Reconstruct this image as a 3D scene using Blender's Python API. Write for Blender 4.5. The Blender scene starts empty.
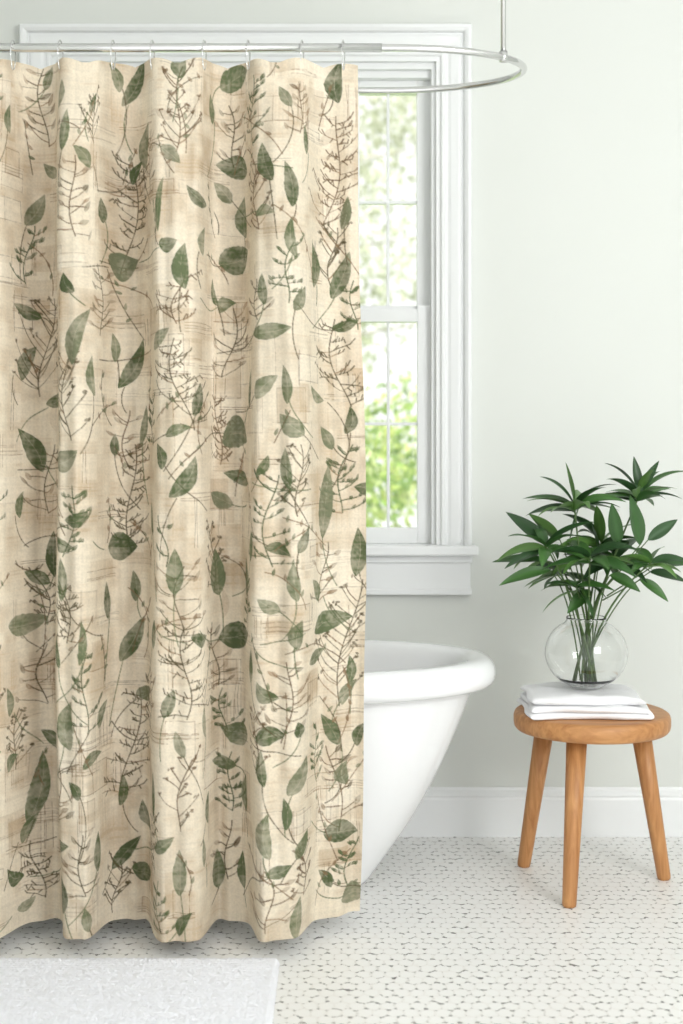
import bpy, bmesh, math, random
import numpy as np
from mathutils import Vector, Matrix
random.seed(7); rng=np.random.default_rng(11)
C=bpy.context.scene.collection
scene=bpy.context.scene

def lin(r,g,b):
    f=lambda c:(c/255/12.92) if c/255<=0.04045 else ((c/255+0.055)/1.055)**2.4
    return (f(r),f(g),f(b),1.0)

# ---------------- node helpers ----------------
def new_mat(name):
    m=bpy.data.materials.new(name); m.use_nodes=True
    nt=m.node_tree; b=nt.nodes['Principled BSDF']
    return m,nt,b
def N(nt,t,**k):
    n=nt.nodes.new(t)
    for a,v in k.items(): setattr(n,a,v)
    return n
def simple(name,col,rough=0.5,var=0.03,scale=8,bump=0.0,bscale=200,metal=0.0,coat=0):
    m,nt,b=new_mat(name)
    tc=N(nt,'ShaderNodeTexCoord'); no=N(nt,'ShaderNodeTexNoise'); no.inputs['Scale'].default_value=scale
    nt.links.new(tc.outputs['Object'],no.inputs['Vector'])
    mx=N(nt,'ShaderNodeMix',data_type='RGBA')
    mx.inputs[6].default_value=tuple(c*(1-var) for c in col[:3])+(1,)
    mx.inputs[7].default_value=tuple(min(1,c*(1+var)) for c in col[:3])+(1,)
    nt.links.new(no.outputs['Fac'],mx.inputs[0]); nt.links.new(mx.outputs[2],b.inputs['Base Color'])
    b.inputs['Roughness'].default_value=rough; b.inputs['Metallic'].default_value=metal
    b.inputs['Coat Weight'].default_value=coat
    if bump>0:
        n2=N(nt,'ShaderNodeTexNoise'); n2.inputs['Scale'].default_value=bscale; n2.inputs['Detail'].default_value=4
        nt.links.new(tc.outputs['Object'],n2.inputs['Vector'])
        bp=N(nt,'ShaderNodeBump'); bp.inputs['Strength'].default_value=bump; bp.inputs['Distance'].default_value=0.002
        nt.links.new(n2.outputs['Fac'],bp.inputs['Height']); nt.links.new(bp.outputs['Normal'],b.inputs['Normal'])
    return m
M_wall=simple('wall_paint',lin(223,226,221),0.7,0.008,2,0.05,150)
M_ceil=simple('ceiling_paint',lin(242,242,242),0.8,0.01)
M_trim=simple('trim_paint',lin(240,242,242),0.4,0.008)
M_porc=simple('porcelain',lin(247,248,249),0.12,0.004,3,coat=0.3)
M_chrome=simple('chrome',(0.74,0.74,0.74,1),0.16,0.02,metal=1.0)
M_towel=simple('towel_terry',lin(248,248,250),0.95,0.02,60,0.7,500)
M_matf=simple('bath_mat_terry',lin(245,246,251),0.95,0.03,120,0.6,500)
M_stem=simple('plant_stem',lin(78,104,54),0.5,0.2,30)

# ---------------- mesh helpers ----------------
def mk(name,verts,faces,mat=None,parent=None,smooth=False):
    me=bpy.data.meshes.new(name); me.from_pydata([tuple(v) for v in verts],[],faces); me.update()
    o=bpy.data.objects.new(name,me); C.objects.link(o)
    if mat: me.materials.append(mat)
    if smooth:
        for p in me.polygons: p.use_smooth=True
    if parent: o.parent=parent
    return o
def empty(name,loc=(0,0,0)):
    e=bpy.data.objects.new(name,None); e.empty_display_size=0.1; C.objects.link(e); return e
def boxdata(x0,x1,y0,y1,z0,z1,off=0):
    v=[(x0,y0,z0),(x1,y0,z0),(x1,y1,z0),(x0,y1,z0),(x0,y0,z1),(x1,y0,z1),(x1,y1,z1),(x0,y1,z1)]
    f=[(0,3,2,1),(4,5,6,7),(0,1,5,4),(1,2,6,5),(2,3,7,6),(3,0,4,7)]
    return v,[tuple(i+off for i in q) for q in f]
def boxes(name,lst,mat,parent=None,bev=0.0):
    V=[];F=[]
    for b in lst:
        v,f=boxdata(*b,off=len(V)); V+=v;F+=f
    o=mk(name,V,F,mat,parent)
    if bev>0:
        m=o.modifiers.new('bev','BEVEL'); m.width=bev; m.segments=2
    return o
def lathe(name,prof,seg,mat,loc=(0,0,0),parent=None):
    V=[];F=[]
    n=len(prof)
    for r,z in prof:
        for i in range(seg):
            a=2*math.pi*i/seg; V.append((loc[0]+r*math.cos(a),loc[1]+r*math.sin(a),loc[2]+z))
    for j in range(n-1):
        for i in range(seg):
            F.append((j*seg+i,j*seg+(i+1)%seg,(j+1)*seg+(i+1)%seg,(j+1)*seg+i))
    return mk(name,V,F,mat,parent,True)
def tube(pts,rad,seg=10,closed=False,V=None,F=None):
    """append swept tube"""
    if V is None: V=[];F=[]
    pts=[Vector(p) for p in pts]; n=len(pts); base=len(V)
    rr=rad if hasattr(rad,'__len__') else [rad]*n
    up=None
    for i,p in enumerate(pts):
        if closed: t=(pts[(i+1)%n]-pts[i-1]).normalized()
        else: t=(pts[min(i+1,n-1)]-pts[max(i-1,0)]).normalized()
        if up is None:
            up=Vector((0,0,1)) if abs(t.z)<0.9 else Vector((0,1,0))
        u=(up-t*up.dot(t)).normalized(); w=t.cross(u); up=u
        for k in range(seg):
            a=2*math.pi*k/seg
            V.append(tuple(p+(u*math.cos(a)+w*math.sin(a))*rr[i]))
    m=n if closed else n-1
    for i in range(m):
        j=(i+1)%n
        for k in range(seg):
            k2=(k+1)%seg
            F.append((base+i*seg+k,base+i*seg+k2,base+j*seg+k2,base+j*seg+k))
    if not closed:
        F.append(tuple(base+k for k in range(seg))[::-1])
        F.append(tuple(base+(n-1)*seg+k for k in range(seg)))
    return V,F
def frame_sweep(name,x0,x1,z0,z1,prof,ywall,mat,parent,bottom=False):
    """mitred casing around an opening; prof = list of (outward distance, projection)"""
    V=[];F=[]
    n=len(prof)
    for (cx,cz,sx,sz) in [(x0,z0,-1,0),(x0,z1,-1,1),(x1,z1,1,1),(x1,z0,1,0)]:
        for d,p in prof: V.append((cx+sx*d,ywall-p,cz+sz*d))
    for j in range(3):
        for i in range(n-1):
            F.append((j*n+i,j*n+i+1,(j+1)*n+i+1,(j+1)*n+i))
    F.append(tuple(range(n))); F.append(tuple(3*n+i for i in range(n))[::-1])
    return mk(name,V,F,mat,parent)

WY=4.04
# ---------------- room ----------------
floor_m,nt,b=new_mat('mosaic_floor_tile')
tc=N(nt,'ShaderNodeTexCoord')
def vm(op,a,bv=None):
    n=N(nt,'ShaderNodeVectorMath',operation=op)
    for i,s in enumerate((a,bv)):
        if s is None: continue
        if isinstance(s,tuple): n.inputs[i].default_value=s
        elif isinstance(s,(int,float)): n.inputs['Scale'].default_value=s
        else: nt.links.new(s,n.inputs[i])
    return n
def mm(op,*a,clamp=False):
    n=N(nt,'ShaderNodeMath',operation=op); n.use_clamp=clamp
    for i,s in enumerate(a):
        if isinstance(s,(int,float)): n.inputs[i].default_value=s
        else: nt.links.new(s,n.inputs[i])
    return n.outputs[0]
S=0.031
wn=N(nt,'ShaderNodeTexNoise'); wn.inputs['Scale'].default_value=65; wn.inputs['Detail'].default_value=2
nt.links.new(tc.outputs['Object'],wn.inputs['Vector'])
wsub=vm('SUBTRACT',wn.outputs['Color'],(0.5,0.5,0.5))
wsc=vm('SCALE',wsub.outputs[0]); wsc.inputs['Scale'].default_value=0.018
pw=vm('ADD',tc.outputs['Object'],wsc.outputs[0])
ps=vm('SCALE',pw.outputs[0]); ps.inputs['Scale'].default_value=1/S
pst=vm('MULTIPLY',ps.outputs[0],(1,.8,1))
pp=vm('ADD',pst.outputs[0],(400,400*1.7320508,0))
pm=vm('MULTIPLY',pp.outputs[0],(1,1,0))
def cell(src):
    md=vm('MODULO',src,(1,1.7320508,1)); return vm('MULTIPLY',vm('SUBTRACT',md.outputs[0],(0.5,0.8660254,0)).outputs[0],(1,1,0)).outputs[0]
A=cell(pm.outputs[0]); B=cell(vm('ADD',pm.outputs[0],(0.5,0.8660254,0)).outputs[0])
la=vm('LENGTH',A).outputs['Value']; lb=vm('LENGTH',B).outputs['Value']
sel=mm('LESS_THAN',lb,la)
mx=N(nt,'ShaderNodeMix',data_type='VECTOR'); nt.links.new(sel,mx.inputs[0]); nt.links.new(A,mx.inputs[4]); nt.links.new(B,mx.inputs[5])
ab=vm('ABSOLUTE',mx.outputs[1]); sp=N(nt,'ShaderNodeSeparateXYZ'); nt.links.new(ab.outputs[0],sp.inputs[0])
hd=mm('MAXIMUM',sp.outputs[0],mm('ADD',mm('MULTIPLY',sp.outputs[0],0.5),mm('MULTIPLY',sp.outputs[1],0.8660254)))
ln=vm('LENGTH',mx.outputs[1]).outputs['Value']
edge=mm('SUBTRACT',0.5,hd)
grout=mm('SUBTRACT',1.0,mm('DIVIDE',mm('SUBTRACT',edge,0.075),0.03),clamp=True)
n2=N(nt,'ShaderNodeTexNoise'); n2.inputs['Scale'].default_value=45; nt.links.new(tc.outputs['Object'],n2.inputs['Vector'])
# short dark marks sit on the slanted joints between rows of tiles
slant=mm('DIVIDE',mm('SUBTRACT',sp.outputs[1],0.25),0.03,clamp=True)
vert=mm('DIVIDE',mm('ADD',mm('SUBTRACT',ln,0.508),mm('MULTIPLY',mm('SUBTRACT',n2.outputs['Fac'],0.5),0.35)),0.02,clamp=True)
dark=mm('MULTIPLY',mm('MULTIPLY',grout,vert),mm('ADD',mm('MULTIPLY',slant,.8),.2))
c1=N(nt,'ShaderNodeMix',data_type='RGBA'); c1.inputs[6].default_value=lin(244,244,242); c1.inputs[7].default_value=lin(239,238,235); nt.links.new(grout,c1.inputs[0])
c2=N(nt,'ShaderNodeMix',data_type='RGBA'); c2.inputs[7].default_value=lin(84,84,80); nt.links.new(dark,c2.inputs[0]); nt.links.new(c1.outputs[2],c2.inputs[6])
nt.links.new(c2.outputs[2],b.inputs['Base Color']); b.inputs['Roughness'].default_value=0.4
bp=N(nt,'ShaderNodeBump'); bp.inputs['Strength'].default_value=0.08; bp.inputs['Distance'].default_value=0.001
nt.links.new(mm('SUBTRACT',1.0,grout),bp.inputs['Height']); nt.links.new(bp.outputs['Normal'],b.inputs['Normal'])

XL,XR,YF,ZC=-1.9,2.6,-1.2,2.78
boxes('floor',[(XL-.1,XR+.1,YF,WY+.12,-0.1,0)],floor_m)
boxes('ceiling',[(XL-.1,XR+.1,YF,WY+.12,ZC,ZC+.1)],M_ceil)
OX0,OX1,OZ0,OZ1=-0.835,0.285,0.80,2.245
boxes('wall_back',[(XL,OX0,WY,WY+.12,0,ZC),(OX1,XR,WY,WY+.12,0,ZC),(OX0,OX1,WY,WY+.12,0,OZ0),(OX0,OX1,WY,WY+.12,OZ1,ZC)],M_wall)
boxes('wall_left',[(XL-.1,XL,YF,WY+.12,0,ZC)],M_wall)
boxes('wall_right',[(XR,XR+.1,YF,WY+.12,0,ZC)],M_wall)
prof=[(0,0),(0.018,0),(0.018,0.105),(0.015,0.112),(0.017,0.118),(0.012,0.126),(0.006,0.131),(0.004,0.139),(0,0.139)]
V=[];F=[];n=len(prof)
for x in (XL,XR):
    for d,z in prof: V.append((x,WY-d,z))
for i in range(n-1): F.append((i,i+1,n+i+1,n+i))
F+= [tuple(range(n))[::-1],tuple(range(n,2*n))]
mk('baseboard_back',V,F,M_trim)

# ---------------- window ----------------
win=empty('window_1')
cas=[(0,0),(0,0.012),(0.004,0.016),(0.012,0.016),(0.015,0.011),(0.022,0.011),(0.03,0.015),(0.05,0.018),(0.058,0.018),(0.061,0.013),(0.066,0.013),(0.069,0.026),(0.078,0.032),(0.086,0.032),(0.089,0.026),(0.089,0)]
frame_sweep('casing',OX0,OX1,0.835,OZ1,cas,WY,M_trim,win)
boxes('jamb',[(OX0,OX0+.012,WY-.008,WY+.118,.835,OZ1),(OX1-.012,OX1,WY-.008,WY+.118,.835,OZ1),(OX0+.012,OX1-.012,WY-.008,WY+.118,OZ1-.014,OZ1),
  (OX0+.012,OX0+.0245,WY+.008,WY+.118,.835,OZ1-.014),(OX1-.0245,OX1-.012,WY+.008,WY+.118,.835,OZ1-.014),
  (OX0+.0245,OX1-.0245,WY+.008,WY+.118,OZ1-.032,OZ1-.014),
  (OX0+.0245,OX1-.0245,WY+.03,WY+.118,OZ1-.052,OZ1-.032)],M_trim,win)
boxes('sill',[(OX0-.11,OX1+.106,WY-.06,WY+.12,.81,.838)],M_trim,win,0.006)
boxes('apron',[(OX0-.085,OX1+.086,WY-.018,WY,.695,.81),(OX0-.09,OX1+.091,WY-.028,WY,.788,.81),(OX0-.088,OX1+.089,WY-.024,WY,.695,.712)],M_trim,win,0.003)
gm,nt2,b2=new_mat('window_glass')
nt2.nodes.remove(b2)
tr=N(nt2,'ShaderNodeBsdfTransparent'); gl=N(nt2,'ShaderNodeBsdfGlossy'); gl.inputs['Roughness'].default_value=0.02
ms=N(nt2,'ShaderNodeMixShader'); ms.inputs[0].default_value=0.04
nt2.links.new(tr.outputs[0],ms.inputs[1]); nt2.links.new(gl.outputs[0],ms.inputs[2]); nt2.links.new(ms.outputs[0],nt2.nodes['Material Output'].inputs[0])
def unit(x0,x1,cols,tag):
    L=[]; y0,y1=WY+.04,WY+.075
    zb,zt=.838,2.195; zm0,zm1=1.484,1.534; st=.041
    gx0,gx1=x0+st,x1-st; gb,gt=.884,2.157
    ob=[(x0,gx0,y0,y1,zb,zm1),(gx1,x1,y0,y1,zb,zm1),(gx0,gx1,y0,y1,zb,gb),(gx0,gx1,y0-.004,y1,zm0,zm1-.012)]
    u0,u1=y0+.025,y1+.025
    ob+=[(x0,gx0,u0,u1,zm1-.02,zt),(gx1,x1,u0,u1,zm1-.02,zt),(gx0,gx1,u0,u1,gt,zt),(gx0,gx1,u0,u1,zm1-.02,zm1)]
    w=.0045
    for c in range(1,cols):
        x=gx0+(gx1-gx0)*c/cols
        ob+=[(x-w,x+w,y0+.008,y1-.006,gb,zm0),(x-w,x+w,u0+.008,u1-.006,zm1,gt)]
    zl=1.187; zu=1.838
    ob+=[(gx0,gx1,y0+.0085,y1-.0065,zl-w,zl+w),(gx0,gx1,u0+.0085,u1-.0065,zu-w,zu+w)]
    boxes('sash_'+tag,ob,M_trim,win,0.002)
    boxes('glass_'+tag,[(gx0,gx1,y0+.017,y0+.02,gb,zm0),(gx0,gx1,u0+.017,u0+.02,zm1,gt)],gm,win)
unit(.012,.262,2,'right'); unit(-.545,-.005,5,'center'); unit(-.812,-.562,2,'left')
boxes('mullions',[(-.006,.013,WY+.01,WY+.115,.838,2.2),(-.563,-.544,WY+.01,WY+.115,.838,2.2)],M_trim,win)

# ---------------- outside garden ----------------
GZ=-1.5
lawn_m=simple('lawn_grass',lin(160,185,110),0.9,0.3,5)
boxes('garden_lawn',[(-14,14,WY+.14,24,GZ-.12,GZ-.02)],lawn_m)
fm,nt3,b3=new_mat('foliage')
at=N(nt3,'ShaderNodeAttribute',attribute_name='Col')
df=N(nt3,'ShaderNodeBsdfDiffuse'); tl=N(nt3,'ShaderNodeBsdfTranslucent'); m3=N(nt3,'ShaderNodeMixShader'); m3.inputs[0].default_value=.5
nt3.links.new(at.outputs['Color'],df.inputs[0]); nt3.links.new(at.outputs['Color'],tl.inputs[0])
nt3.links.new(df.outputs[0],m3.inputs[1]); nt3.links.new(tl.outputs[0],m3.inputs[2]); nt3.links.new(m3.outputs[0],nt3.nodes['Material Output'].inputs[0])
def foliage(name,blobs,nleaf,size,cols):
    V=[];cc=[]
    tot=sum(b[3]**2 for b in blobs)
    for (bx,by,bz,br) in blobs:
        k=int(nleaf*br*br/tot)
        d=rng.normal(size=(k,3)); d/=np.linalg.norm(d,axis=1,keepdims=True); r=br*(0.2+0.8*rng.random((k,1))**.6)
        p=np.array([[bx,by,bz]])+d*r*np.array([[1,1,.8]])
        a=rng.normal(size=(k,3)); a/=np.linalg.norm(a,axis=1,keepdims=True); c=np.cross(a,rng.normal(size=(k,3))); c/=np.linalg.norm(c,axis=1,keepdims=True)
        s=size*(.6+.8*rng.random((k,1)))
        V.append(np.stack([p-a*s,p+c*s*.5,p+a*s,p-c*s*.5],1).reshape(-1,3))
        t=np.array([q[:3] for q in cols])[rng.integers(len(cols),size=k)]*(.8+.4*rng.random((k,1)))
        cc.append(np.repeat(np.concatenate([np.minimum(t,.95),np.ones((k,1))],1),4,axis=0))
    V=np.concatenate(V); cc=np.concatenate(cc); F=np.arange(len(V)).reshape(-1,4).tolist()
    o=mk(name,V.tolist(),F,fm)
    ca=o.data.color_attributes.new('Col','FLOAT_COLOR','POINT')
    ca.data.foreach_set('color',cc.astype(np.float32).ravel())
    return o
M_bark=simple('bark',lin(185,178,165),0.9,0.2,20)
g1=[lin(192,208,132),lin(160,188,108),lin(214,222,150),lin(138,166,98),lin(224,230,182)]
g2=[lin(218,220,200),lin(230,230,216),lin(204,208,186),lin(190,194,170)]  # greyish-white leaf colours, with the bright sky's wash painted in
bl=[]
for i in range(60):
    bl.append((-5+10*rng.random(),8.7+1.2*rng.random(),-0.3+2.0*rng.random(),.40+.35*rng.random()))
sh=empty('garden_shrub')
o=foliage('shrub_foliage',bl,52000,.036,g1); o.parent=sh
V=[];F=[]
for i in range(14):
    x=-4.5+.7*i; tube([(x,9.2,GZ),(x+.1,9.3,.1),(x-.05,9.2,.6)],[.03,.02,.01],6,V=V,F=F)
mk('shrub_branches',V,F,M_bark,sh)
bl=[]
for i in range(80):
    bl.append((-5+10*rng.random(),12.3+1.6*rng.random(),1.9+3.1*rng.random(),.4+.45*rng.random()))
tr_=empty('garden_tree'); o=foliage('tree_foliage',bl,24000,.046,g2); o.parent=tr_
V=[];F=[]
for x in (-3.4,-.6,2.6):
    tube([(x,13,GZ),(x+.1,13,1.5),(x-.1,13,3),(x+.2,13,5)],[.09,.07,.05,.02],8,V=V,F=F)
    for k in range(7):
        z=1.6+.4*k; s=(-1)**k
        tube([(x,13,z),(x+s*.7,12.8,z+.5),(x+s*1.4,12.7,z+.6)],[.025,.015,.006],6,V=V,F=F)
mk('tree_trunk',V,F,M_bark,tr_)

# ---------------- bathtub ----------------
TC=(-.453,3.63)
rings=[(.02,.01,0.0),(.30,.10,0.0),(.50,.185,0.0),(.518,.20,.004),(.535,.208,.03),(.57,.225,.075),(.618,.246,.14),(.668,.266,.22),(.715,.284,.31),(.755,.298,.40),(.78,.308,.465),(.787,.312,.485),
 (.805,.325,.489),(.83,.343,.492),(.843,.351,.502),(.848,.354,.522),(.844,.351,.543),(.832,.342,.556),(.815,.33,.561),(.79,.311,.561),(.772,.297,.554),(.762,.288,.535),(.745,.275,.47),(.715,.258,.35),(.66,.232,.22),(.57,.195,.145),(.45,.15,.12),(.2,.07,.112),(.02,.01,.112)]
V=[];F=[];SEG=128
for a,bb,z in rings:
    for i in range(SEG):
        t=2*math.pi*i/SEG; c,s=math.cos(t),math.sin(t); e=2/2.35
        V.append((TC[0]+a*1.005*math.copysign(abs(c)**e,c),TC[1]+bb*1.03*math.copysign(abs(s)**e,s),z*1.04))
for j in range(len(rings)-1):
    for i in range(SEG):
        F.append((j*SEG+i,j*SEG+(i+1)%SEG,(j+1)*SEG+(i+1)%SEG,(j+1)*SEG+i))
F.append(tuple(range(SEG))[::-1]); F.append(tuple((len(rings)-1)*SEG+i for i in range(SEG)))
tub=mk('freestanding_bathtub',V,F,M_porc,None,True)
sb=tub.modifiers.new('s','SUBSURF'); sb.levels=1; sb.render_levels=1

# ---------------- shower curtain rod ----------------
rod=empty('shower_curtain_rod')
RZ=2.014; RY0,RY1=3.12,3.50; yc=(RY0+RY1)/2; bR=(RY1-RY0)/2; xr=.110; aR=.32; xl=-1.10
pts=[]
for x in np.linspace(xl,xr,20): pts.append((x,RY0,RZ))
for t in np.linspace(-90,90,40)[1:-1]:
    t=math.radians(t); pts.append((xr+aR*math.cos(t),yc+bR*math.sin(t),RZ))
for x in np.linspace(xr,xl,20): pts.append((x,RY1,RZ))
for t in np.linspace(90,270,40)[1:-1]:
    t=math.radians(t); pts.append((xl+aR*math.cos(t),yc+bR*math.sin(t),RZ))
V,F=tube(pts,.0082,14,True); mk('oval_rail',V,F,M_chrome,rod,True)
V,F=tube([(xl+.02,RY0,RZ),(.09,RY0,RZ)],.0098,16); mk('front_sleeve',V,F,M_chrome,rod,True)
V=[];F=[]
sx=.370; sy=yc-bR*math.sqrt(1-((sx-xr)/aR)**2)
for x in (sx,2*((xl+xr)/2)-sx):
    tube([(x,sy,RZ+.006),(x,sy,ZC-.0)],.0062,12,V=V,F=F)
    tube([(x,sy,RZ-.010),(x,sy,RZ+.014)],.0095,14,V=V,F=F)
    tube([(x,sy,ZC-.012),(x,sy,ZC-.001)],.03,20,V=V,F=F)
mk('ceiling_support',V,F,M_chrome,rod,True)

# ---------------- shower curtain ----------------
K=448.7
edges=[-1.15,-1.05,-.945,-.84,-.735,-.634,-.538,-.427,-.300,-.204,-.080,.075]
CX0,CX1=-1.13,.034
CZ0,CZ1=.040,1.990
def fold(x,z):
    """depth offset; negative = towards the viewer"""
    f=np.ones_like(x)
    for i,e in enumerate(edges):
        ee=e+.006*np.sin(z*2.3+i*1.7)+.004*np.sin(z*5.1+i*2.9)
        w=.015+.004*math.sin(i*2.1)
        f=f*np.tanh((x-ee)/w)
    nright=sum(1 for e in edges if e>-.36)
    s=(-1)**nright
    return -f*s
hooks=[-1.06,-.95,-.84,-.732,-.627,-.509,-.422,-.306,-.208,-.088,.004]
xs_ref=np.linspace(CX0,CX1,6000); yr=.05*fold(xs_ref,np.full_like(xs_ref,1.0))
arc=np.concatenate([[0],np.cumsum(np.hypot(np.diff(xs_ref),np.diff(yr)))])
STEP=.0016
W=int(arc[-1]/STEP); H=int((CZ1-CZ0)/STEP)
sg=np.linspace(0,arc[-1],W); xg=np.interp(sg,arc,xs_ref)
zg=np.linspace(CZ1,CZ0,H)
X,Z=np.meshgrid(xg,zg)
top=np.clip((CZ1-Z)/.30,0,1); top=top*top*(3-2*top)
amp=.028+.040*top
Y=3.142+amp*fold(X,Z)-.008*(1-top)
Y+=top*(.007*np.sin(X*38+Z*1.5)+.0055*np.sin(X*83+Z*2.1)+.0025*np.sin(X*150-Z*2)+.004*np.sin(Z*6+X*9))
Y+=np.where(X>-.08,(X+.08)*.30,0)*top
hk=np.array(hooks); dn=np.full_like(X,9.)
for h in hk: dn=np.minimum(dn,np.abs(X-h))
Zs=Z-np.clip(1-(CZ1-Z)/.12,0,1)**2*np.clip(dn/.05,0,1)**2*.012
rt=np.clip((X+.25)/.3,0,1)
Xs=X+rt*(.027*np.clip((CZ1-Z)/1.2,0,1)+.003*np.sin(Z*7)-.020*np.clip((.8-Z)/.8,0,1))
Zs=Zs+np.where(X>-.08,(X+.08)*.06,0)*np.clip((.4-Z)/.4,0,1)
# ---- printed pattern, laid out in cloth coordinates ----
def noise(h,w,cy,cx,seed):
    r=np.random.default_rng(seed); gy,gx=max(2,int(h*STEP/cy)+2),max(2,int(w*STEP/cx)+2)
    g=r.random((gy,gx)); yy=np.linspace(0,gy-1.001,h); xx=np.linspace(0,gx-1.001,w)
    y0=yy.astype(int);x0=xx.astype(int);fy=(yy-y0)[:,None];fx=(xx-x0)[None,:]
    fy=fy*fy*(3-2*fy);fx=fx*fx*(3-2*fx)
    return (g[y0][:,x0]*(1-fy)*(1-fx)+g[y0+1][:,x0]*fy*(1-fx)+g[y0][:,x0+1]*(1-fy)*fx+g[y0+1][:,x0+1]*fy*fx)
n_big=noise(H,W,.12,.10,1); n_mid=noise(H,W,.03,.025,2); n_f=noise(H,W,.007,.006,3)
n_h=noise(H,W,.004,.09,4); n_v=noise(H,W,.12,.004,5); n_t=noise(H,W,.0025,.0025,6)
base=np.array(lin(222,210,189)[:3]); wash=np.array(lin(180,157,128)[:3])
img=np.ones((H,W,3))*base
w_=np.clip((n_big*.55+n_mid*.45-.42)*2.6,0,1)*.46
w_+=np.clip(n_h-.60,0,1)*np.clip(n_mid*1.5-.3,0,1)*1.1+np.clip(n_v-.64,0,1)*np.clip(n_big*1.5-.4,0,1)*.9
m=np.clip(w_,0,.75); img=img*(1-m[...,None])+wash*m[...,None]
def s_of(px): return np.interp((px-341.5)/K,xs_ref,arc)
def z_of(py): return 1.14-(py-440)/K
def region(s0,s1,z0,z1):
    i0=max(0,int((CZ1-z1)/STEP)-1);i1=min(H,int((CZ1-z0)/STEP)+2)
    j0=max(0,int(s0/STEP)-1);j1=min(W,int(s1/STEP)+2)
    return i0,i1,j0,j1
def stroke(p,wd,col,al=.8,rough=.35):
    p=np.array(p)
    for k in range(len(p)-1):
        a,b_=p[k],p[k+1]; m=wd*1.5+.002
        i0,i1,j0,j1=region(min(a[0],b_[0])-m,max(a[0],b_[0])+m,min(a[1],b_[1])-m,max(a[1],b_[1])+m)
        if i1<=i0 or j1<=j0: continue
        ss=sg[j0:j1][None,:];zz=zg[i0:i1][:,None]
        d=b_-a;L2=max(d@d,1e-12)
        t=np.clip(((ss-a[0])*d[0]+(zz-a[1])*d[1])/L2,0,1)
        ds=np.hypot(ss-a[0]-t*d[0],zz-a[1]-t*d[1])
        al_=np.clip((wd-ds)/.0012+.5,0,1)*al*(1-rough+rough*2*n_f[i0:i1,j0:j1]).clip(0,1)
        sub=img[i0:i1,j0:j1]; sub[:]=sub*(1-al_[...,None])+np.array(col[:3])*al_[...,None]
G=[np.array(lin(*c)[:3]) for c in [(80,92,60),(90,101,70),(102,110,80),(72,84,54),(110,114,88)]]
BR=[np.array(lin(*c)[:3]) for c in [(108,88,66),(128,104,78),(90,80,58),(146,120,94)]]
def leaf(s,z,L,ang,Wd,col,al=.88,bend=0):
    ca,sa=math.cos(math.radians(ang)),math.sin(math.radians(ang)); R=L*.62
    i0,i1,j0,j1=region(s-R,s+R,z-R,z+R)
    if i1<=i0 or j1<=j0: return
    ss=sg[j0:j1][None,:]-s;zz=zg[i0:i1][:,None]-z
    a=ss*ca+zz*sa; b_=-ss*sa+zz*ca
    b_=b_-bend*(a/L*2)**2*Wd
    t=np.clip(a/L+.5,0,1)
    hw=Wd*.5*np.sin(math.pi*t**.8)**.9*(1+.10*(n_f[i0:i1,j0:j1]-.5))
    hw=hw*np.where(b_>0,1.1,.88)
    ins=np.clip((hw-np.abs(b_))/.0014+.4,0,1)*((a/L>-.5)&(a/L<.5))
    tex=.78+.25*n_f[i0:i1,j0:j1]+.45*(n_mid[i0:i1,j0:j1]-.5)+.25*(n_h[i0:i1,j0:j1]-.5)
    rib=1-.30*np.clip(1-np.abs(b_)/.0012,0,1)
    vein=1-.06*(np.sin((a-np.abs(b_)*1.1)/.0022)>.5)
    edge=1+.15*np.clip(1-(hw-np.abs(b_))/.002,0,1)
    m=np.clip(ins*al*tex*rib*vein*edge,0,.97)
    sub=img[i0:i1,j0:j1]; sub[:]=sub*(1-m[...,None])+col*m[...,None]
def PX(v): return v/K
r=random.Random(5)
light=np.array(lin(234,225,208)[:3])
for k in range(380): # patchwork blocks with scratchy ruled lines
    s=r.uniform(0,arc[-1]); z=r.uniform(CZ0,CZ1); w=r.uniform(.03,.11); h=r.uniform(.02,.09)
    i0,i1,j0,j1=region(s,s+w,z,z+h)
    if i1>i0 and j1>j0:
        m=(.12+.30*r.random())*(.4+n_mid[i0:i1,j0:j1])
        sub=img[i0:i1,j0:j1]; c=wash if r.random()<.45 else light; sub[:]=sub*(1-m[...,None])+c*m[...,None]
    nl=r.randint(1,4); hz=r.random()<.5; al=r.uniform(.35,.85); cc_=BR[r.choice((1,3,0))]
    for q in range(nl):
        o=q*r.uniform(.004,.010)
        if hz: stroke([(s-.01,z+o),(s+w*.5,z+o+r.uniform(-.002,.002)),(s+w+.01,z+o+r.uniform(-.003,.003))],.0008,cc_,al,.95)
        else: stroke([(s+o,z-.01),(s+o+r.uniform(-.002,.002),z+h*.5),(s+o+r.uniform(-.003,.003),z+h+.01)],.0008,cc_,al,.95)
    if r.random()<.3: # windowpane rectangle with cross bars
        j=lambda: r.uniform(-.002,.002)
        stroke([(s+j(),z+j()),(s+w+j(),z+j()),(s+w+j(),z+h+j()),(s+j(),z+h+j()),(s+j(),z+j())],.0008,cc_,al,.9)
        if r.random()<.5: stroke([(s+w*.5+j(),z-.004),(s+w*.5+j(),z+h+.004)],.0008,cc_,al,.9)
for k in range(45): # muddy olive brush blots
    s=r.uniform(0,arc[-1]); z=r.uniform(CZ0,CZ1)
    leaf(s,z,r.uniform(.04,.09),r.choice((0,90,20,160)),r.uniform(.012,.03),BR[r.choice((1,3))],r.uniform(.12,.32),r.uniform(-.5,.5))
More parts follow.
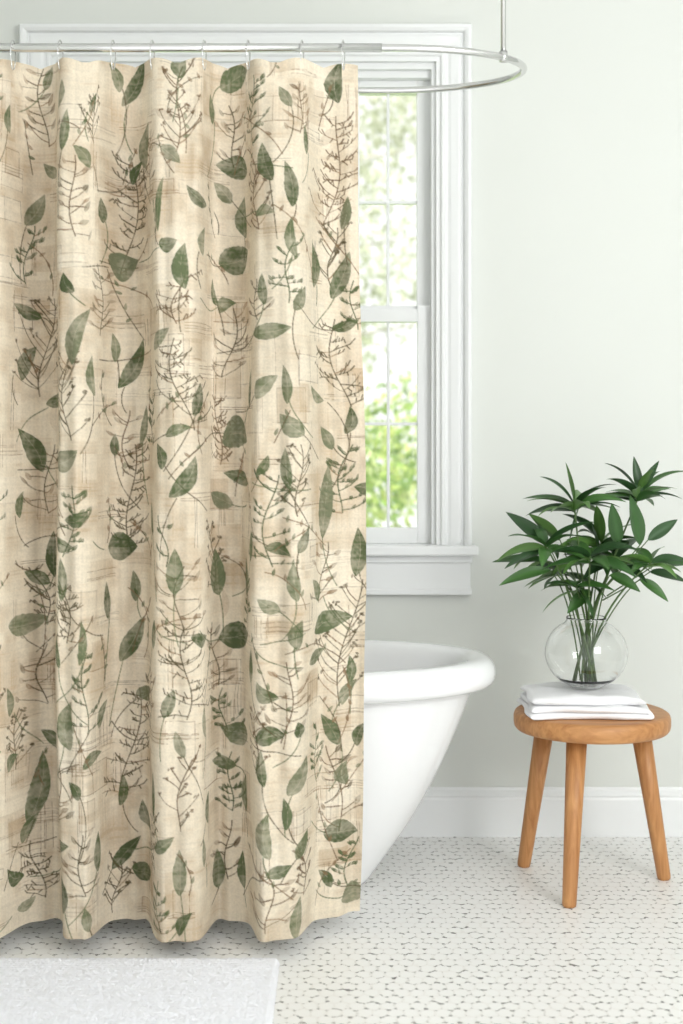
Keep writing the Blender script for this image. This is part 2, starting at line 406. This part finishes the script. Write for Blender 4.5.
def spray(px,py,hh,ww,kind=0,seed=0):
    r=random.Random(seed); s=float(s_of(px)); z0=z_of(py)-PX(hh)/2; h=PX(hh); w=PX(ww)
    st=[]; ph=r.uniform(0,6); lean=r.uniform(-.18,.18)
    for i in range(13):
        t=i/12; st.append((s+w*.12*math.sin(ph+t*5)+lean*h*(t-.5),z0+h*t))
    c0=BR[r.choice((0,2,2))] if kind!=1 else G[r.choice((0,3))]
    stroke(st,.0015,c0,.85)
    sx_=lambda t: np.interp(t,np.linspace(0,1,13),[q[0] for q in st])
    n=int(hh/(8 if kind in (0,3) else 11))+2
    for i in range(n):
        t=.05+.95*i/n
        for sd in (-1,1):
            if r.random()<.22: continue
            tt=t+r.uniform(-.5,.5)/n; x=float(sx_(tt)); z=z0+h*tt
            l=w*.5*r.uniform(.4,1.2)*(1.1-.5*t); p=[]; lift=r.uniform(-.1,.9) if kind!=3 else r.uniform(.6,2.2); cur=r.uniform(-.3,.8)
            for k in range(6):
                u=k/5; p.append((x+sd*l*(u-.12*u*u),z+l*(lift*u+cur*u*u)*.6+r.uniform(-.0008,.0008)))
            stroke(p,r.uniform(.0009,.0017),c0 if r.random()<.7 else BR[r.randrange(4)],r.uniform(.6,.95),.5)
            if kind==0:
                for k in (1,2,3,4,5):
                    if r.random()<.65:
                        q=p[k]; e=r.uniform(.005,.013)
                        stroke([q,(q[0]+sd*e*r.uniform(.1,.9),q[1]+e*r.choice((1,1,-.7)))],.0015,c0,.85,.5)
            elif kind==1:
                for k in (2,4,5):
                    q=p[k]; leaf(q[0],q[1]+.003,r.uniform(.010,.020),90-sd*r.uniform(10,60),r.uniform(.005,.008),c0,.8)
            elif kind==3: # seed heads
                q=p[-1]
                for _ in range(3): leaf(q[0]+r.uniform(-.005,.005),q[1]+r.uniform(-.003,.006),r.uniform(.007,.012),r.uniform(0,180),r.uniform(.004,.006),c0,.85)
            else:
                q=p[-1]
                leaf(q[0]+sd*.004,q[1]+.002,r.uniform(.018,.034),90-sd*r.uniform(20,80),r.uniform(.007,.012),BR[r.randrange(4)],r.uniform(.4,.75))
SPR=[(125,215,120,56,0),(180,110,90,44,3),(332,165,110,56,0),(38,100,80,45,2),(182,385,90,66,0),(38,345,100,56,3),(228,340,70,44,2),(332,360,90,58,0),(288,275,60,40,1),(120,440,60,40,2),
  (125,500,110,50,0),(268,520,90,60,1),(40,480,70,40,2),(182,600,70,56,2),(188,670,90,66,0),(34,600,60,56,0),(34,680,60,50,2),(340,650,130,52,3),(90,690,80,46,1),(125,755,120,60,0),(285,700,80,42,2),(228,790,60,36,1),(330,800,90,40,2),(75,520,70,40,1),
  (60,800,70,40,2),(185,790,70,40,3),(268,895,60,50,2),(110,900,50,40,3),(30,880,60,40,0),(252,110,70,44,1),(78,200,80,40,2),(165,540,50,36,1),(212,660,60,30,2),(330,250,60,40,3),(180,300,50,50,0),(20,250,60,36,1),(335,480,70,46,1),(230,130,60,36,2),(295,480,70,40,3),(220,720,50,36,1),(345,880,50,40,1),(160,900,50,36,1),
  (95,120,50,36,3),(300,110,50,30,2),(150,160,60,30,2),(255,200,60,36,3),(100,300,70,40,2),(70,400,80,44,3),(150,420,50,30,1),(215,430,70,34,0),(255,300,40,30,2),(350,300,50,30,1),(210,560,70,36,3),(315,575,60,36,2),(70,610,60,36,0),(245,600,50,30,1),(150,700,60,36,2),(255,740,60,34,3),(310,760,60,34,1),(15,740,60,34,3),(155,840,60,34,0),(225,860,60,30,2),(300,870,50,30,3),(85,860,60,34,2)]
for k,(a,b_,c,d,kd) in enumerate(SPR): spray(a,b_,c,d,kd,k)
for k in range(26): spray(-160+ (k%6)*28,90+ (k//6)*190,110,50,k%4,100+k)
r=random.Random(9)
def vine(px,py,l,ang,cv,col,wd=.0012):
    s=float(s_of(px));z=z_of(py);p=[(s,z)];a=math.radians(ang);st=PX(l)/10
    for i in range(10):
        a+=cv/10; s+=st*math.cos(a); z+=st*math.sin(a); p.append((s,z))
    stroke(p,wd,col,.8,.5); return p,a
LV=[(45,72,22,70,9),(135,78,48,65,14),(115,72,26,110,10),(180,63,26,85,14),(236,72,36,25,24),(333,76,36,85,17),(95,105,22,60,10),(285,98,22,120,10),(8,118,26,90,10),
(233,159,36,170,21),(28,205,34,58,15),(68,133,38,85,10),(143,142,40,80,15),(172,157,24,-40,13),(88,158,24,130,12),(160,206,48,82,10),(220,185,24,135,13),(240,212,38,95,17),(199,200,28,150,12),(265,165,36,105,14),(292,187,40,100,13),(265,212,18,0,10),
(183,268,40,90,15),(118,265,26,0,26),(102,210,22,100,14),(55,255,34,95,9),(236,256,36,20,28),(313,262,40,92,14),(340,270,46,68,15),(290,240,36,95,10),(170,248,18,10,14),(70,287,20,120,12),(202,240,26,80,9),
(18,308,30,160,12),(80,336,52,72,15),(18,360,34,65,16),(93,376,36,95,10),(130,364,50,62,15),(160,340,30,35,14),(270,333,36,8,15),(263,386,28,45,15),(248,388,36,80,9),(285,385,34,95,9),(110,345,26,95,9),(222,300,18,30,12),(342,322,26,20,10),
(288,426,28,140,17),(235,433,28,0,30),(320,437,24,120,11),(345,420,26,80,11),(25,447,46,122,17),(58,432,24,90,8),(68,462,30,20,20),(163,455,24,110,13),(190,480,42,58,16),(216,500,28,155,15),(237,477,30,160,13),(283,468,36,95,10),(263,466,20,60,9),(140,425,36,80,8),(108,445,20,90,10),
(318,503,66,84,16),(351,556,44,88,15),(357,490,20,160,13),(45,557,42,92,14),(65,546,22,-20,12),(115,551,28,0,27),(178,570,40,90,16),(214,575,42,95,17),(245,578,36,95,9),(290,580,34,95,12),(15,505,24,80,10),(82,520,22,20,13),(66,578,38,92,10),(276,548,22,-20,11),
(20,628,38,5,20),(103,603,34,95,9),(128,645,46,62,16),(155,633,26,80,14),(203,640,26,0,13),(237,641,38,12,25),(266,604,22,150,12),(321,626,42,15,20),(88,640,38,88,8),(293,632,26,80,14),(345,678,26,90,9),(310,590,24,120,12),
(68,722,42,88,18),(45,746,26,140,12),(235,740,32,172,22),(268,733,26,10,17),(297,727,14,90,10),(262,692,24,140,13),(12,700,26,100,12),(100,715,26,60,10),(142,700,20,30,14),(325,737,34,120,13),(352,745,24,70,10),(205,720,28,95,10),
(33,796,64,80,17),(80,785,18,120,10),(155,792,40,92,10),(220,770,24,160,12),(260,764,32,95,10),(298,776,36,60,16),(95,755,26,20,11),(335,785,22,90,13),(12,760,20,40,12),(182,740,24,110,10),(242,800,34,92,11),(207,808,28,85,9),
(97,853,36,88,10),(120,864,40,48,13),(140,885,24,5,18),(183,866,40,90,13),(262,831,40,92,15),(335,846,30,-5,22),(350,913,22,5,20),(295,915,36,85,11),(66,892,34,95,10),(215,880,36,92,14),(240,880,34,95,12),(12,880,26,150,14),(22,835,26,60,10),(60,845,26,20,14),(300,845,24,60,13),(322,890,22,130,10),(140,825,26,120,12),(278,868,22,20,12),(185,915,24,60,10),(90,915,22,100,10),(20,915,20,20,10),
(210,105,26,100,11),(62,95,26,75,11),(305,140,26,100,9),(345,205,30,80,10),(45,165,22,150,11),(130,165,22,60,9),(210,290,26,110,10),(300,300,26,60,12),(50,400,26,30,12),(200,400,30,80,10),(180,430,24,20,10),(310,395,26,150,10),(262,290,28,95,9),(130,590,28,95,10),(250,545,28,85,9),(300,540,24,60,11),(150,520,30,100,9),(30,580,24,150,12),(60,650,28,100,10),(250,665,30,90,10),(172,700,26,70,12),(310,660,28,20,12),(285,810,28,95,9),(118,800,28,85,9),(165,840,26,30,12),(205,850,26,95,9),(55,765,28,95,10),(340,700,26,60,10)]
for (a,b_,l,an,w) in LV:
    s=float(s_of(a)); ax,az=math.cos(math.radians(an)),math.sin(math.radians(an))
    p,_=vine(a-ax*l*.5,b_+az*l*.5,r.uniform(18,70),an+180+r.uniform(-15,15),r.uniform(-1.2,1.2),BR[2] if r.random()<.6 else G[2],.0014)
    leaf(s,z_of(b_),PX(l)*1.15,an,PX(w)*1.12,G[r.randrange(5)],r.uniform(.85,1.0),r.uniform(-.4,.4))
for k in range(90):
    a=r.uniform(-160,360);b_=r.uniform(70,920)
    p,an=vine(a,b_,r.uniform(30,90),r.uniform(40,140),r.uniform(-1.5,1.5),BR[r.randrange(3)],.0014)
    for q in p[3::2]:
        leaf(q[0]+r.uniform(-.006,.006),q[1]+.003,.018,r.uniform(20,160),.007,G[r.randrange(5)] if r.random()<.5 else BR[1],.8)
for k in range(80):
    a=r.uniform(-170,-4);b_=r.uniform(70,920); l=r.uniform(24,46)
    leaf(float(s_of(a)),z_of(b_),PX(l),r.uniform(0,180),PX(l*.36),G[r.randrange(5)],.88,.2)
img*= (1+.16*(n_t-.5)+.10*(n_h-.5)+.10*(n_v-.5))[...,None]
img=np.clip(img,0,1)
me=bpy.data.meshes.new('shower_curtain')
nv=W*H; co=np.stack([Xs,Y,Zs],-1).reshape(-1,3).astype(np.float32)
me.vertices.add(nv); me.vertices.foreach_set('co',co.ravel())
idx=np.arange(nv).reshape(H,W)
q=np.stack([idx[:-1,:-1],idx[1:,:-1],idx[1:,1:],idx[:-1,1:]],-1).reshape(-1,4).astype(np.int32)
me.loops.add(q.size); me.loops.foreach_set('vertex_index',q.ravel())
me.polygons.add(len(q)); me.polygons.foreach_set('loop_start',np.arange(0,q.size,4,dtype=np.int32))
try: me.polygons.foreach_set('loop_total',np.full(len(q),4,dtype=np.int32))
except Exception: pass
me.update(calc_edges=True); me.polygons.foreach_set('use_smooth',np.ones(len(q),dtype=bool))
ca=me.color_attributes.new('Print','FLOAT_COLOR','POINT')
ca.data.foreach_set('color',np.concatenate([img.reshape(-1,3),np.ones((nv,1))],1).astype(np.float32).ravel())
cm,nt4,b4=new_mat('printed_linen')
at=N(nt4,'ShaderNodeAttribute',attribute_name='Print'); nt4.links.new(at.outputs['Color'],b4.inputs['Base Color'])
b4.inputs['Roughness'].default_value=.9; b4.inputs['Specular IOR Level'].default_value=.15
tcc=N(nt4,'ShaderNodeTexCoord'); nn=N(nt4,'ShaderNodeTexNoise'); nn.inputs['Scale'].default_value=400; nt4.links.new(tcc.outputs['Object'],nn.inputs['Vector'])
bpp=N(nt4,'ShaderNodeBump'); bpp.inputs['Strength'].default_value=.25; bpp.inputs['Distance'].default_value=.001
nt4.links.new(nn.outputs['Fac'],bpp.inputs['Height']); nt4.links.new(bpp.outputs['Normal'],b4.inputs['Normal'])
me.materials.append(cm)
curt=bpy.data.objects.new('fabric',me); C.objects.link(curt)
cpar=empty('shower_curtain'); curt.parent=cpar
V=[];F=[]
for h in hooks:
    pts=[]
    for i in range(22):
        t=2*math.pi*i/22
        pts.append((h+.003*math.sin(t),3.121+.0135*math.sin(t)*(1 if math.cos(t)>-.3 else .6),1.998+.033*math.cos(t)))
    tube(pts,.0014,6,True,V=V,F=F)
mk('curtain_hooks',V,F,M_chrome,cpar,True)

# ---------------- bath mat ----------------
mx0,mx1,my0,my1=-1.25,-.135,2.30,3.045; nx,ny=400,280
gx=np.linspace(0,1,nx);gy=np.linspace(0,1,ny);GX,GY=np.meshgrid(gx,gy)
ex=np.minimum(GX,1-GX)*(mx1-mx0);ey=np.minimum(GY,1-GY)*(my1-my0);ed=np.minimum(ex,ey)
hgt=.014*np.clip(ed/.012,0,1)**.5+ .0030*rng.random((ny,nx))*np.clip(ed/.006,0,1)+.002
rows=.0012*np.sin(GY*(my1-my0)/.012*2*math.pi)*np.clip(ed/.03,0,1)
hgt[0,:]=hgt[-1,:]=0.001;hgt[:,0]=hgt[:,-1]=.001
mxw=mx0+GX*(mx1-mx0)+rng.normal(size=GX.shape)*.0008; myw=my0+GY*(my1-my0)+rng.normal(size=GX.shape)*.0008
V=np.stack([mxw,myw,hgt+rows],-1).reshape(-1,3).tolist()
idx=np.arange(nx*ny).reshape(ny,nx)
F=np.stack([idx[:-1,:-1],idx[:-1,1:],idx[1:,1:],idx[1:,:-1]],-1).reshape(-1,4).tolist()
mk('bath_mat',V,F,M_matf,None,True)

# ---------------- stool ----------------
wm,nt5,b5=new_mat('oak_wood')
tc5=N(nt5,'ShaderNodeTexCoord'); mp=N(nt5,'ShaderNodeMapping'); mp.inputs['Scale'].default_value=(3,3,3)
nz=N(nt5,'ShaderNodeTexNoise'); nz.inputs['Scale'].default_value=6; nz.inputs['Detail'].default_value=8; nz.inputs['Distortion'].default_value=.6
rp=N(nt5,'ShaderNodeValToRGB'); rp.color_ramp.elements[0].color=lin(168,112,64); rp.color_ramp.elements[1].color=lin(204,150,96)
rp.color_ramp.elements[0].position=.3;rp.color_ramp.elements[1].position=.7
nt5.links.new(tc5.outputs['Object'],mp.inputs[0]); nt5.links.new(mp.outputs[0],nz.inputs['Vector']); nt5.links.new(nz.outputs['Fac'],rp.inputs[0]); nt5.links.new(rp.outputs[0],b5.inputs['Base Color'])
b5.inputs['Roughness'].default_value=.45
wm2=wm.copy(); wm2.name='oak_wood_leg'
for nd in wm2.node_tree.nodes:
    if nd.type=='MAPPING': nd.inputs['Scale'].default_value=(14,14,1.2)
for nd in wm.node_tree.nodes:
    if nd.type=='MAPPING': nd.inputs['Scale'].default_value=(1.5,14,8)
SC=(.642,3.593); ST=.446
st=empty('wooden_stool')
lathe('seat',[(0,ST-.048),(.18,ST-.048),(.192,ST-.046),(.197,ST-.040),(.199,ST-.030),(.199,ST-.014),(.196,ST-.005),(.19,ST-.001),(.18,ST),(0,ST)],72,wm,(SC[0],SC[1],0),st)
for i,(x,y) in enumerate([(.556,3.42),(.487,3.745),(.838,3.635)]):
    dx,dy=x-SC[0],y-SC[1]; tx,ty=SC[0]+dx*.66,SC[1]+dy*.66
    if i==0: tx=.585
    P0=Vector((x,y,0.0));P1=Vector((tx,ty,ST-.042)); L=[P0.lerp(P1,t) for t in (0,.004,.02,.5,1)]
    V,F=tube(L,[.0135,.0165,.0175,.0215,.026],28)
    for k in range(28): V[k]=(V[k][0],V[k][1],0.0)
    mk('leg_%d'%(i+1),V,F,wm2,st,True)

# ---------------- folded towels ----------------
tw=empty('folded_towels')
def towel(name,x0,x1,y0,y1,z0,th,layers,flip,seed,rum=.0012):
    path=[];gap=th*1.0; zmax=0
    for l in range(layers):
        z=z0+th/2+l*gap; a,b_=(x0+(gap/2 if l else 0),x1-(gap/2 if layers>1 else 0))
        u=np.linspace(0,1,40); u=(1-np.cos(u*math.pi))/2
        xs=a+(b_-a)*u
        if l%2: xs=xs[::-1]
        path+=[(x,z) for x in xs]
        if l<layers-1:
            cx=b_ if l%2==0 else a; sd=1 if l%2==0 else -1
            for t in np.linspace(-75,75,9):
                path.append((cx+sd*gap/2*math.cos(math.radians(t)),z+gap/2+gap/2*math.sin(math.radians(t))))
    if flip: path=[(x0+x1-p[0],p[1]) for p in path]
    n=len(path);Lf=[];Rt=[]
    al=[0]
    for i in range(1,n): al.append(al[-1]+math.dist(path[i],path[i-1]))
    for i in range(n):
        p=np.array(path[i]);t=np.array(path[min(i+1,n-1)])-np.array(path[max(i-1,0)]);t=t/np.linalg.norm(t);nn_=np.array([-t[1],t[0]])
        e=min(al[i],al[-1]-al[i])/(th/2); w=th*.492*math.sqrt(max(.02,1-(1-min(e,1))**2))
        Lf.append(p+nn_*w);Rt.append(p-nn_*w)
    cont=Lf+Rt[::-1]; m=len(cont)
    V=[];F=[]; rr_=th*.62; ys=np.concatenate([y0+rr_*(1-np.cos(np.linspace(0,math.pi/2,7))),np.linspace(y0+rr_*1.3,y1-rr_*1.3,22),y1-rr_*(1-np.cos(np.linspace(math.pi/2,0,7)))])
    ctr=path+path[::-1]
    for j,y in enumerate(ys):
        e=min(y-y0,y1-y); k=math.sqrt(max(0,1-(1-min(e/rr_,1))**2))*.92+.08
        for i in range(m):
            c=np.array(ctr[i]); p=c+(cont[i]-c)*k
            u=(p[0]-x0)/(x1-x0); hg=max(0,(p[1]-z0)/(th*layers))
            sag=-.007*hg*(abs(2*u-1)**4)
            wv=.0010*math.sin(p[0]*34+y*35+seed)+rum*math.sin(p[0]*61-y*23+seed*2)*.8+rum*.6*math.sin(p[0]*17+y*70+seed)
            zz=p[1]+sag+wv*hg; zmax=max(zmax,zz)
            V.append((p[0]+.004*math.sin(y*34+seed+p[1]*90),y+.005*math.sin(p[0]*22+seed+hg*2.5)+.002*math.sin(p[0]*60+seed),zz))
    for j in range(len(ys)-1):
        for i in range(m): F.append((j*m+i,(j+1)*m+i,(j+1)*m+(i+1)%m,j*m+(i+1)%m))
    for i in range(n-1):
        F.append((i,i+1,m-2-i,m-1-i)); b0=(len(ys)-1)*m; F.append((b0+i,b0+m-1-i,b0+m-2-i,b0+i+1))
    o=mk(name,V,F,M_towel,tw,True); return zmax
towel('towel_lower',.466,.768,3.462,3.70,ST+.0005,.0165,2,False,1,.0008)
TT=towel('towel_upper',.474,.756,3.474,3.69,ST+.0325,.0250,1,False,4,.0012)+.0002

# ---------------- vase ----------------
vm_,nt6,b6=new_mat('clear_glass')
b6.inputs['Base Color'].default_value=(.985,.99,.988,1); b6.inputs['Transmission Weight'].default_value=1; b6.inputs['Roughness'].default_value=0.0; b6.inputs['IOR'].default_value=1.45
VC=(.628,3.593)
pv=[]
R=.106;cz=.088
for t in np.linspace(-90,58,40):
    a=math.radians(t); r_=R*math.cos(a); z=cz+ (R*.86)*math.sin(a)
    pv.append([r_,max(z,0)])
pv=[[0,0],[.03,0],[.04,.001]]+[p for p in pv if p[0]>.045 or p[1]>.1]
last=pv[-1]
pv+=[[.052,last[1]+.005],[.050,last[1]+.010],[.052,last[1]+.014]]
inner=[[max(p[0]-.0022,0),p[1]+(.004 if p[1]<.02 else 0)] for p in pv][::-1]
full=pv+[[pv[-1][0]-.0011,pv[-1][1]+.001]]+inner
vs=empty('glass_vase_with_plant')
lathe('vase',[(p[0],p[1]) for p in full],64,vm_,(VC[0],VC[1],TT),vs)

# ---------------- plant ----------------
lm,nt7,b7=new_mat('plant_leaf')
at7=N(nt7,'ShaderNodeAttribute',attribute_name='Col'); nt7.links.new(at7.outputs['Color'],b7.inputs['Base Color'])
b7.inputs['Roughness'].default_value=.42
SV=[];SF=[];LVv=[];LF=[];LC=[]
pr=random.Random(3)
gcol=[lin(52,88,42),lin(64,104,48),lin(42,74,38),lin(84,122,58)]
def pleaf(base,dirv,L,Wd,droop,roll=0):
    base=Vector(base);d=Vector(dirv).normalized(); n=12
    side=d.cross(Vector((0,0,1)))
    if side.length<.1: side=Vector((1,0,0))
    side.normalize(); side=Matrix.Rotation(roll,3,d)@side
    p=base.copy(); cur=d.copy(); i0=len(LVv); c=gcol[pr.randrange(4)]; j=.85+.3*pr.random()
    for i in range(n+1):
        t=i/n; w=Wd*.5*(math.sin(math.pi*min(1,t**.78*.98+.02))**.9)+.0006
        if t>=1: w=.0003
        up=side.cross(cur).normalized()
        for q in (-1,-.5,0,.5,1):
            LVv.append(tuple(p+side*w*q+up*(abs(q)*w*.3)))
            k=j*(1.25 if q==0 else 1)
            LC.append((c[0]*k,c[1]*k,c[2]*k,1))
        cur=(cur+Vector((0,0,-1))*droop/n).normalized(); p=p+cur*(L/n)
    for i in range(n):
        for q in range(4):
            a=i0+i*5+q; LF.append((a,a+1,a+6,a+5))
def stem(base,mid,tip,r0=.0032,r1=.0018):
    b0,m0,t0=Vector(base),Vector(mid),Vector(tip); P=[]
    for i in range(13):
        t=i/12; P.append(b0*(1-t)**2+m0*2*t*(1-t)+t0*t*t)
    tube(P,[r0+(r1-r0)*i/12 for i in range(13)],7,V=SV,F=SF); return P
PK=389.6
def W_(px,py,dy=0):
    y=3.593+dy; return Vector(((px-341.5)/1400*y,y,1.14-(py-440)/1400*y))
crowns=[((574,504,0.0),16,56,.3,11),((640,494,.02),16,54,.3,10),((545,545,-.04),11,54,.1,12),((590,556,-.05),12,54,.0,14),((616,558,.05),11,52,.1,13),((652,562,-.02),10,42,.1,11),((562,568,.05),11,52,-.1,14),((602,540,.06),9,48,.3,13),((575,584,-.03),7,42,-.2,14)]
for k,((px,py,dy),n,L,el,wd) in enumerate(crowns):
    tip=W_(px,py,dy)
    a=pr.uniform(0,6.28)
    bs=Vector((VC[0]+.022*math.cos(k*2.4)-(px-586)*.0003,VC[1]+.02*math.sin(k*2.4),TT+.008))
    neck=Vector((VC[0]+(px-586)*.0004,VC[1]+dy*.3,TT+.20))
    P=stem(bs,neck+Vector(((px-586)*-.0002,0,0)),tip,.0036,.0022)
    ax=(P[-1]-P[-3]).normalized()
    for i in range(n):
        th=a+i*2.399; e=el+ (.4 if i>=n-4 else 0)+pr.uniform(-.25,.25)
        d=Vector((math.cos(th)*math.cos(e),math.sin(th)*math.cos(e)*.85,math.sin(e)))+ax*.15
        back=ax*(-.012*(n-i)/n*1.8)
        pleaf(tip+back,d,L/PK*pr.uniform(.8,1.1),wd/PK*pr.uniform(.85,1.15),pr.uniform(.5,1.1),pr.uniform(-.8,.8))
ind=[((548,545),(508,513),17,.1),((640,545),(630,497),20,-.1),((600,560),(592,525),15,0),((655,565),(690,563),11,.3),((650,572),(686,580),10,.4),((545,560),(494,560),11,.3),((550,570),(500,582),12,.5),((560,540),(530,515),15,0),
 ((620,545),(612,505),15,0),((570,540),(580,505),13,0),((590,590),(568,612),14,.2),((640,580),(668,600),12,.5),((610,575),(640,590),13,.5),((648,540),(676,520),12,.1),((574,500),(566,464),9,0),((640,492),(634,458),9,0),((640,492),(658,462),9,.1)]
for i,(a,b_,w,dr) in enumerate(ind):
    dy=pr.uniform(-.06,.06) if i<14 else .01; A0=W_(a[0],a[1],dy*.5);B0=W_(b_[0],b_[1],dy*1.5)
    nb=Vector((VC[0],VC[1],TT+.2))
    if i<14:
        if i%2==0: stem(nb+Vector((pr.uniform(-.02,.02),pr.uniform(-.02,.02),-.18)),nb.lerp(A0,.4),A0,.0022,.0014)
        else: stem(nb.lerp(A0,.3),nb.lerp(A0,.6),A0,.002,.0014)
    d=(B0-A0); L=d.length; d.normalize(); d=d+Vector((0,0,dr*.4)); pleaf(A0,d,L*1.05,w/PK,dr,pr.choice((-1,1))*pr.uniform(.6,1.2))
mk('stems',SV,SF,M_stem,vs,True)
lo=mk('leaves',LVv,LF,lm,vs,True)
ca=lo.data.color_attributes.new('Col','FLOAT_COLOR','POINT'); ca.data.foreach_set('color',np.array(LC,dtype=np.float32).ravel())

# ---------------- lights, world, camera ----------------
w=bpy.data.worlds.new('sky'); scene.world=w; w.use_nodes=True
bg=w.node_tree.nodes['Background']; bg.inputs[0].default_value=(.975,.985,1.0,1); bg.inputs[1].default_value=1.32
def area(name,loc,tgt,sx,sy,pw,col=(1,1,1)):
    l=bpy.data.lights.new(name,'AREA'); l.shape='RECTANGLE'; l.size=sx;l.size_y=sy;l.energy=pw;l.color=col
    o=bpy.data.objects.new(name,l);C.objects.link(o);o.location=loc
    o.rotation_euler=(Vector(tgt)-Vector(loc)).to_track_quat('-Z','Y').to_euler(); return o
area('added_soft_fill',(2.2,.2,2.1),(.3,3.9,.9),1.6,1.6,80,(1,1,.995))  # unseen area light added at front right to brighten the room
sun=bpy.data.lights.new('sun','SUN'); sun.energy=6; sun.angle=.02; so=bpy.data.objects.new('sun',sun); C.objects.link(so)
so.rotation_euler=Vector((.25,.5,-.87)).to_track_quat('-Z','Y').to_euler()
cam=bpy.data.cameras.new('camera'); co_=bpy.data.objects.new('camera',cam); C.objects.link(co_)
co_.location=(0,0,1.14); co_.rotation_euler=(math.pi/2,0,0)
cam.sensor_fit='VERTICAL'; cam.sensor_height=36; cam.sensor_width=24; cam.lens=1400/1024*36; cam.shift_y=-72/1024
cam.clip_start=.05
cam.dof.use_dof=True; cam.dof.focus_distance=3.4; cam.dof.aperture_fstop=2.4
scene.camera=co_
scene.view_settings.view_transform='Standard'
scene.view_settings.look='None'; scene.view_settings.exposure=0
